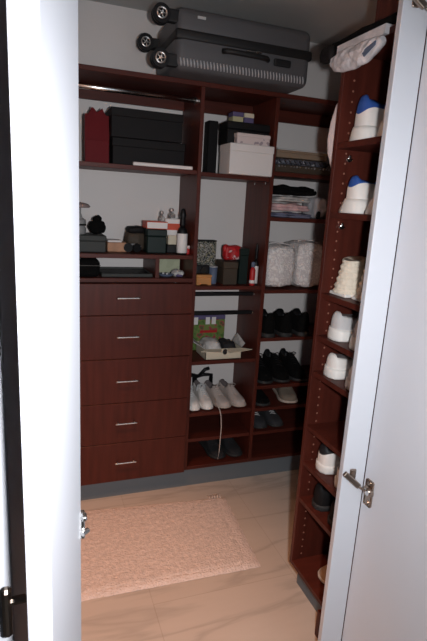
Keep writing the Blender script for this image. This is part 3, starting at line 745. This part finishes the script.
# ------------------------------------------------------------------ things in column B
SB = 1.6405
bk = thing('ring_binder', 'tall black ring binder standing alone left of the white box', 'binder', (.868, 2.525, SB))
ob('cover', 'boxblack', bk, lambda b: box(b, -.024, .026, -.03, .045, 0, .262, .003))
ob('pages', 'paper', bk, lambda b: box(b, -.020, .022, -.026, .0465, .006, .256, .001))
ob('thumb_hole', 'beads', bk, lambda b: cyl(b, (.0262, -.01, .10), (.0275, -.01, .10), .008, n=14))
simple_box('white_box', 'large white cardboard box at the bottom of the middle stack', 'box', 'paper', .872, 1.099, 2.255, 2.40, SB, 1.779, .003)
simple_box('black_box', 'black cardboard box on the large white box', 'box', 'black', .874, 1.096, 2.312, 2.43, 1.7795, 1.882, .004)
simple_box('printed_box', 'pinkish white printed box in front of the black box', 'box', 'whiteprint', .908, 1.080, 2.268, 2.311, 1.7795, 1.828, .002)
sbx = [(.905, .958, 'yellowish', 'purple', 'small pale yellow carton with purple lid on the black box'), (.964, 1.012, 'purple', 'cream', 'small purple carton with cream lid on the black box')]
for x0, x1, m1, m2, lb in sbx:
    t = thing('small_carton', lb, 'box', ((x0 + x1) / 2, 2.36, 1.8825))
    h = (x1 - x0) / 2
    ob('carton_body', m1, t, lambda b: box(b, -h, h, -.03, .03, 0, .024, .001))
    ob('carton_lid', m2, t, lambda b: box(b, -h - .001, h + .001, -.031, .031, .0245, .044, .001))
SB2 = 1.1005
fp = thing('floral_tin', 'dark tin printed with pale flowers standing against the back', 'tin', (.850, 2.490, SB2))
ob('tin_body', 'floral', fp, lambda b: box(b, -.056, .062, -.02, .025, 0, .205, .004))
ob('tin_lid', 'black', fp, lambda b: box(b, -.057, .063, -.021, .026, .2055, .212, .002))
ab = thing('amber_box', 'small orange wooden box below the black camera', 'box', (.800, 2.35, SB2))
ob('box_body', 'amber', ab, lambda b: box(b, -.038, .040, -.03, .03, .004, .040, .003))
ob('box_foot', 'amber', ab, lambda b: [box(b, x0, x0 + .02, -.03, .03, 0, .006, .001) for x0 in (-.038, .020)])
ob('box_lid', 'amber', ab, lambda b: box(b, -.039, .041, -.031, .031, .0405, .052, .002))
cm = thing('compact_camera', 'small black camera resting on the orange wooden box', 'camera', (.800, 2.36, SB2 + .0525))
ob('camera_body', 'black', cm, lambda b: box(b, -.036, .036, -.016, .02, 0, .044, .006, 2))
ob('lens', 'darkmetal', cm, lambda b: (cyl(b, (.0, -.016, .022), (.0, -.03, .022), .015, n=18)))
gt = thing('glass_tumbler', 'grey blue glass tumbler right of the orange wooden box', 'glass', (.864, 2.37, SB2))
ob('tumbler', 'bluegrey', gt, lambda b: lathe(b, [(.017, 0), (.019, .004), (.022, .085), (.020, .085), (.016, .01)]), True)
ob('rim', 'lgrey', gt, lambda b: lathe(b, [(.0205, .0852), (.0225, .086), (.0225, .089), (.0205, .09)]), True)
simple_box('olive_box', 'dark olive cardboard box under the red printed pouch', 'box', 'olive', .905, .985, 2.33, 2.45, SB2, 1.218, .003)
rpz = thing('red_pouch', 'bright red pouch with pale floral print on the olive box', 'pouch', (.960, 2.39, 1.2185))
ob('pouch_body', 'redprint', rpz, lambda b: soft(b, -.040, .056, -.03, .03, 0, .080, .45, .006, 26, 6), True)
ob('pouch_knot', 'red', rpz, lambda b: (soft(b, -.046, -.016, -.02, .01, .040, .082, .8, .004, 40, 2, 12, flatbottom=False)), True)
simple_box('black_case', 'tall black case with green sheen right of the olive box', 'case', 'green', .997, 1.048, 2.345, 2.47, SB2, 1.285, .003)
rb = thing('red_bottle', 'little red and blue bottle in front of the tall black case', 'bottle', (1.058, 2.312, SB2))
ob('bottle_body', 'red', rb, lambda b: lathe(b, [(.012, 0), (.0145, .004), (.0145, .080), (.007, .094)], n=16), True)
ob('cap', 'bluegrey', rb, lambda b: lathe(b, [(.0075, .0942), (.010, .096), (.010, .118), (.007, .122)], n=16), True)
ob('bottle_label', 'labelw', rb, lambda b: lathe(b, [(.0142, .012), (.0150, .013), (.0150, .028), (.0142, .029)], n=16), True)
label_bottle(1.084, 2.335, SB2, 'slim black bottle with white label against the middle column panel', .98, .55)
# open carton with flaps
SB3 = .7105
oc = thing('open_carton', 'open cream cardboard carton with spread flaps and tissue inside', 'box', (.925, 2.385, SB3))
def carton(b):
    w, d, h, t_ = .100, .080, .058, .003
    for q in ((-w, w, -d, -d + t_, 0, h), (-w, w, d - t_, d, 0, h), (-w, -w + t_, -d, d, 0, h), (w - t_, w, -d, d, 0, h), (-w, w, -d, d, 0, .003)): box(b, *q)
ob('carton_body', 'cream', oc, carton)
def flap(b, pts, th=.003):
    P = [Vector(p) for p in pts]; n = (P[1] - P[0]).cross(P[3] - P[0]).normalized() * th
    v = [b.verts.new(p) for p in P] + [b.verts.new(p + n) for p in P]
    for f in ((0, 1, 2, 3), (7, 6, 5, 4), (0, 4, 5, 1), (1, 5, 6, 2), (2, 6, 7, 3), (3, 7, 4, 0)): b.faces.new([v[i] for i in f])
ob('flap', 'cream', oc, lambda b: flap(b, [(-.100, -.082, .060), (-.012, -.082, .056), (-.030, -.125, .052), (-.140, -.115, .060)]))
ob('flap', 'cream', oc, lambda b: flap(b, [(.012, -.082, .056), (.100, -.082, .060), (.150, -.105, .056), (.020, -.125, .048)]))
ob('flap', 'clothgrey', oc, lambda b: flap(b, [(-.102, .06, .060), (-.102, -.07, .060), (-.160, -.06, .095), (-.150, .05, .10)]))
ob('flap', 'clothgrey', oc, lambda b: flap(b, [(.102, -.07, .060), (.102, .06, .060), (.125, .05, .105), (.130, -.05, .075)]))
ob('tissue', 'clothgrey', oc, lambda b: soft(b, -.095, .000, -.070, .070, .02, .090, .6, .012, 24, 3), True)
ob('contents', 'shoedark', oc, lambda b: soft(b, .0, .090, -.070, .060, .02, .082, .6, .012, 24, 9), True)
ob('closing_knot', 'shoedark', oc, lambda b: soft(b, -.012, .014, -.100, -.084, .030, .062, .9, .003, 40, 2, 12), True)
fb = thing('floral_gift_box', 'green floral print gift box with little houses behind the open carton', 'box', (.908, 2.52, SB3))
ob('box_body', 'floralgreen', fb, lambda b: box(b, -.105, .085, -.035, .035, 0, .172, .003))
ob('box_lid', 'purple', fb, lambda b: box(b, -.106, .086, -.036, .036, .1725, .196, .003))
ob('ribbon', 'red', fb, lambda b: box(b, -.060, .040, -.0375, -.0355, .098, .112, .0005))
ob('printed_houses', 'paper', fb, lambda b: [flap(b, [(x, -.0375, .146), (x + .024, -.0375, .146), (x + .024, -.0375, .186), (x, -.0375, .186)], .0012) for x in (-.098, -.03, .005)])

# ------------------------------------------------------------------ things in column C
C1 = 1.6705
tag_ = thing('jewellery_case', 'low dark brown case with a row of silver beads, in the corner column', 'case', (1.295, 2.42, C1))
ob('case_body', 'olive', tag_, lambda b: box(b, -.155, .165, -.11, .11, 0, .038, .004))
for k in range(18):
    if k % 5 != 3:
        ob('bead', 'beads', tag_, lambda b: cyl(b, (-.14 + k * .0168, -.109, .030 + .003 * math.sin(k * 2.1)), (-.14 + k * .0168, -.1145, .030), .0035 + .002 * (k % 3 == 0), n=8))
bl = thing('sequin_shawl', 'folded grey sequin shawl between the beaded case and beige box', 'shawl', (1.295, 2.42, C1 + .0385))
ob('shawl_fold', 'beadcloth', bl, lambda b: soft(b, -.15, .16, -.11, .11, 0, .030, .3, .004, 30, 2), True)
ob('fringe', 'black', bl, lambda b: [tube(b, [(-.14 + k * .028, -.110, .020), (-.135 + k * .028, -.117, .012), (-.13 + k * .028, -.116, .004)], .003, 6) for k in range(11)], True)
bt = simple_box('beige_box', 'flat beige box topped by pale paper in the corner column', 'box', 'beigebox', 1.145, 1.435, 2.32, 2.54, C1 + .072, C1 + .108, .003)
ob('paper_sheet', 'lgrey', bt, lambda b: box(b, -.140, .150, -.108, .10, .0362, .042, .001))
C2 = 1.4505
gz = C2
for i, (m, h, w0, w1, lb) in enumerate((('clothblue', .024, 1.150, 1.395, 'folded slate blue garment at the bottom of the laundry pile'),
                                 ('clothpink', .034, 1.145, 1.375, 'folded pink garment in the laundry pile'),
                                 ('clothgrey', .028, 1.160, 1.365, 'folded pale patterned garment between pink and black ones'),
                                 ('blackfab', .044, 1.150, 1.405, 'folded black garment on top of the laundry pile'))):
    t = thing('folded_garment', lb, 'garment', ((w0 + w1) / 2, 2.41, gz), 0, 'folded garments in the corner column')
    h2 = (w1 - w0) / 2
    ob('folded_body', m, t, lambda b: soft(b, -h2, h2, -.10, .10, 0, h * .62, .35, .010, 20, i + 2), True)
    ob('upper_fold', m, t, lambda b: soft(b, -h2 * .96, h2 * .93, -.098, .09, h * .45, h, .45, .013, 20, i + 12, flatbottom=False), True)
    gz += h + .0095
pb = thing('plastic_wrapped_shirt', 'pinkish shirt wrapped in clear plastic right of the laundry pile', 'garment', (1.425, 2.41, C2))
ob('wrapped_body', 'plastic', pb, lambda b: soft(b, -.022, .045, -.09, .09, 0, .115, .5, .010, 20, 5), True)
ob('black_trim', 'black', pb, lambda b: soft(b, -.030, .0, -.104, -.085, 0, .040, .9, .004, 30, 5, 12), True)
C3 = 1.0805
for x0, x1, h, lb in ((1.128, 1.300, .236, 'white lace blanket in a clear wrap, left bundle'), (1.308, 1.466, .256, 'white lace blanket in a clear wrap, right narrower bundle')):
    t = thing('wrapped_blanket', lb, 'blanket', ((x0 + x1) / 2, 2.41, C3), 0, 'wrapped white lace blankets')
    hw_ = (x1 - x0) / 2
    ob('blanket', 'lace', t, lambda b: soft(b, -hw_, hw_, -.125, .12, 0, h, .42, .007, 16, int(x0 * 10)), True)
    ob('wrap_ridge', 'lace', t, lambda b: tube(b, [(-hw_ * .8, -.06, h - .004), (-hw_ * .3, -.05, h + .003), (hw_ * .2, -.06, h + .002), (hw_ * .75, -.07, h - .006)], .003, 8), True)

# ------------------------------------------------------------------ on top of the tower and in the corner behind it
gbag = thing('garment_bag', 'rolled black garment bag lying along the top edge of the shoe tower', 'garment bag', (0, 0, 0))
ob('rolled_bag', 'blackfab', gbag, lambda b: soft(b, .935, 1.000, 1.19, 1.612, 2.0125, 2.034, .5, .004, 14, 3), True)
ob('bag_end', 'boxblack', gbag, lambda b: soft(b, .912, .944, 1.530, 1.605, 1.968, 2.024, .7, .003, 20, 6, 14, flatbottom=False), True)
wb = thing('plastic_bag', 'crumpled white plastic bag hanging over the top front edge of the tower', 'plastic bag')
def pbag(b):
    prof = [(1.530, 1.978, 1.950), (1.510, 1.986, 1.932), (1.46, 1.989, 1.921), (1.40, 1.988, 1.917), (1.345, 1.986, 1.921), (1.31, 1.983, 1.936), (1.285, 1.980, 1.952), (1.276, 1.976, 1.962)]
    n = 12; N2 = 60; rings = []
    for j in range(N2 + 1):
        u = j / N2 * (len(prof) - 1); i = min(int(u), len(prof) - 2); f = u - i
        y, zt, zb_ = [prof[i][k] * (1 - f) + prof[i + 1][k] * f for k in range(3)]
        ring = []
        tk = .010 + .006 * math.sin(PI * j / N2)
        for k in range(2 * n):
            a = 2 * PI * k / (2 * n); zz = (zt + zb_) / 2 + (zt - zb_) / 2 * math.sin(a)
            xx = .925 + tk * math.cos(a)
            q = Vector((0, y * 26, zz * 34 + y * 10)); w = noise.noise(q) * .007 + noise.noise(q * 2.2) * .004
            ring.append(b.verts.new((min(.9455, xx + w), y + .003 * noise.noise(q * 1.3 + Vector((5, 0, 0))), zz)))
        rings.append(ring)
    m = 2 * n
    for a_, c_ in zip(rings, rings[1:]):
        for i in range(m): b.faces.new((a_[i], a_[(i + 1) % m], c_[(i + 1) % m], c_[i]))
    b.faces.new(rings[0]); b.faces.new(rings[-1])
ob('bag_body', 'plastic', wb, pbag)
ob('bag_fold', 'bluegrey', wb, lambda b: flap(b, [(.906, 1.345, 1.950), (.910, 1.290, 1.966), (.910, 1.292, 1.956), (.906, 1.332, 1.934)], .004))
ob('bag_flap', 'plastic', wb, lambda b: (box(b, .932, .990, 1.28, 1.52, 2.0042, 2.0110, .001), box(b, .932, .9465, 1.28, 1.52, 1.985, 2.0045, .001)))

# pale garment hanging from a rod behind the tower
pg = thing('hanging_garment', 'pale pink garment hanging behind the shoe tower', 'garment')
def gar(b):
    n = 28; rings = []
    prof = [(1.870, .990), (1.847, .972), (1.79, .957), (1.732, .951), (1.69, .957), (1.652, .973), (1.61, .998), (1.571, 1.020), (1.555, 1.045)]
    for j in range(33):
        u = j / 32 * (len(prof) - 1); i = min(int(u), len(prof) - 2); f = u - i
        z = prof[i][0] * (1 - f) + prof[i + 1][0] * f; x0 = prof[i][1] * (1 - f) + prof[i + 1][1] * f
        cx_ = 1.10; rx = cx_ - x0; ring = []
        for k in range(n):
            a = 2 * PI * k / n; rr_ = 1 + .05 * math.sin(a * 5 + z * 12)
            ring.append(b.verts.new((cx_ + rx * (rr_ if math.cos(a) > 0 else 1) * math.cos(a), 1.552 + .026 * rr_ * math.sin(a), z)))
        rings.append(ring)
    for a_, c_ in zip(rings, rings[1:]):
        for k in range(n): b.faces.new((a_[k], a_[(k + 1) % n], c_[(k + 1) % n], c_[k]))
    b.faces.new(rings[0]); b.faces.new(rings[-1])
ob('cloth', 'clothpale', pg, gar, True)
ob('hanger_hook', 'chrome', pg, lambda b: tube(b, [(1.10, 1.552, 1.865), (1.10, 1.552, 1.90), (1.10, 1.540, 1.915), (1.10, 1.520, 1.910), (1.10, 1.507, 1.905)], .003, 6), True)

# ------------------------------------------------------------------ camera
f_px, pitch, roll, yaw = 496.279, .231101, .0582918, .356072
cam = bpy.data.cameras.new('Camera'); co = bpy.data.objects.new('Camera', cam); COL.objects.link(co)
F = Vector((math.sin(yaw) * math.cos(pitch), math.cos(yaw) * math.cos(pitch), -math.sin(pitch)))
r0 = Vector((math.cos(yaw), -math.sin(yaw), 0)); u0 = r0.cross(F)
rr = r0 * math.cos(roll) + u0 * math.sin(roll); uu = -r0 * math.sin(roll) + u0 * math.cos(roll)
co.matrix_world = Matrix(((rr.x, uu.x, -F.x, 0), (rr.y, uu.y, -F.y, 0), (rr.z, uu.z, -F.z, 1.5), (0, 0, 0, 1)))
cam.sensor_fit = 'VERTICAL'; cam.sensor_height = 36; cam.lens = 36 * f_px / 641; cam.clip_start = .02
sc.camera = co

# ------------------------------------------------------------------ light
def aim(o, d): o.rotation_euler = Vector(d).to_track_quat('-Z', 'Y').to_euler()
fl_ = bpy.data.lights.new('camera_flash', 'SPOT'); fl_.energy = 90; fl_.color = (.96, .97, 1.0)
fl_.spot_size = R(122); fl_.spot_blend = 1.0; fl_.shadow_soft_size = .022
fo = bpy.data.objects.new('camera_flash', fl_); COL.objects.link(fo); fo.location = (.11, -.01, 1.50)
ya, pa = R(12), R(20)
aim(fo, (math.sin(ya) * math.cos(pa), math.cos(ya) * math.cos(pa), -math.sin(pa)))
dl = bpy.data.lights.new('ceiling_downlight', 'SPOT'); dl.energy = 122; dl.color = (1.0, .46, .22)
dl.spot_size = R(68); dl.spot_blend = .9; dl.shadow_soft_size = .05
do = bpy.data.objects.new('ceiling_downlight', dl); COL.objects.link(do); do.location = (-.04, 1.30, 2.34); aim(do, (0.02, .10, -1))
wl = bpy.data.lights.new('daylight_fill', 'AREA'); wl.shape = 'RECTANGLE'; wl.size = 1.1; wl.size_y = 1.3; wl.energy = 7; wl.color = (.72, .86, 1.0)  # added cool fill for the door faces, standing in for unseen room daylight
wo = bpy.data.objects.new('daylight_fill', wl); COL.objects.link(wo); wo.location = (.95, -1.5, 1.6); aim(wo, (-.55, 1, -.1))
w = bpy.data.worlds.new('World'); sc.world = w; w.use_nodes = True
w.node_tree.nodes['Background'].inputs[0].default_value = (.80, .88, 1, 1); w.node_tree.nodes['Background'].inputs[1].default_value = .012
sc.view_settings.view_transform = 'Standard'; sc.view_settings.look = 'None'; sc.view_settings.gamma = 1
sc.view_settings.exposure = 0; sc.view_settings.use_curve_mapping = False
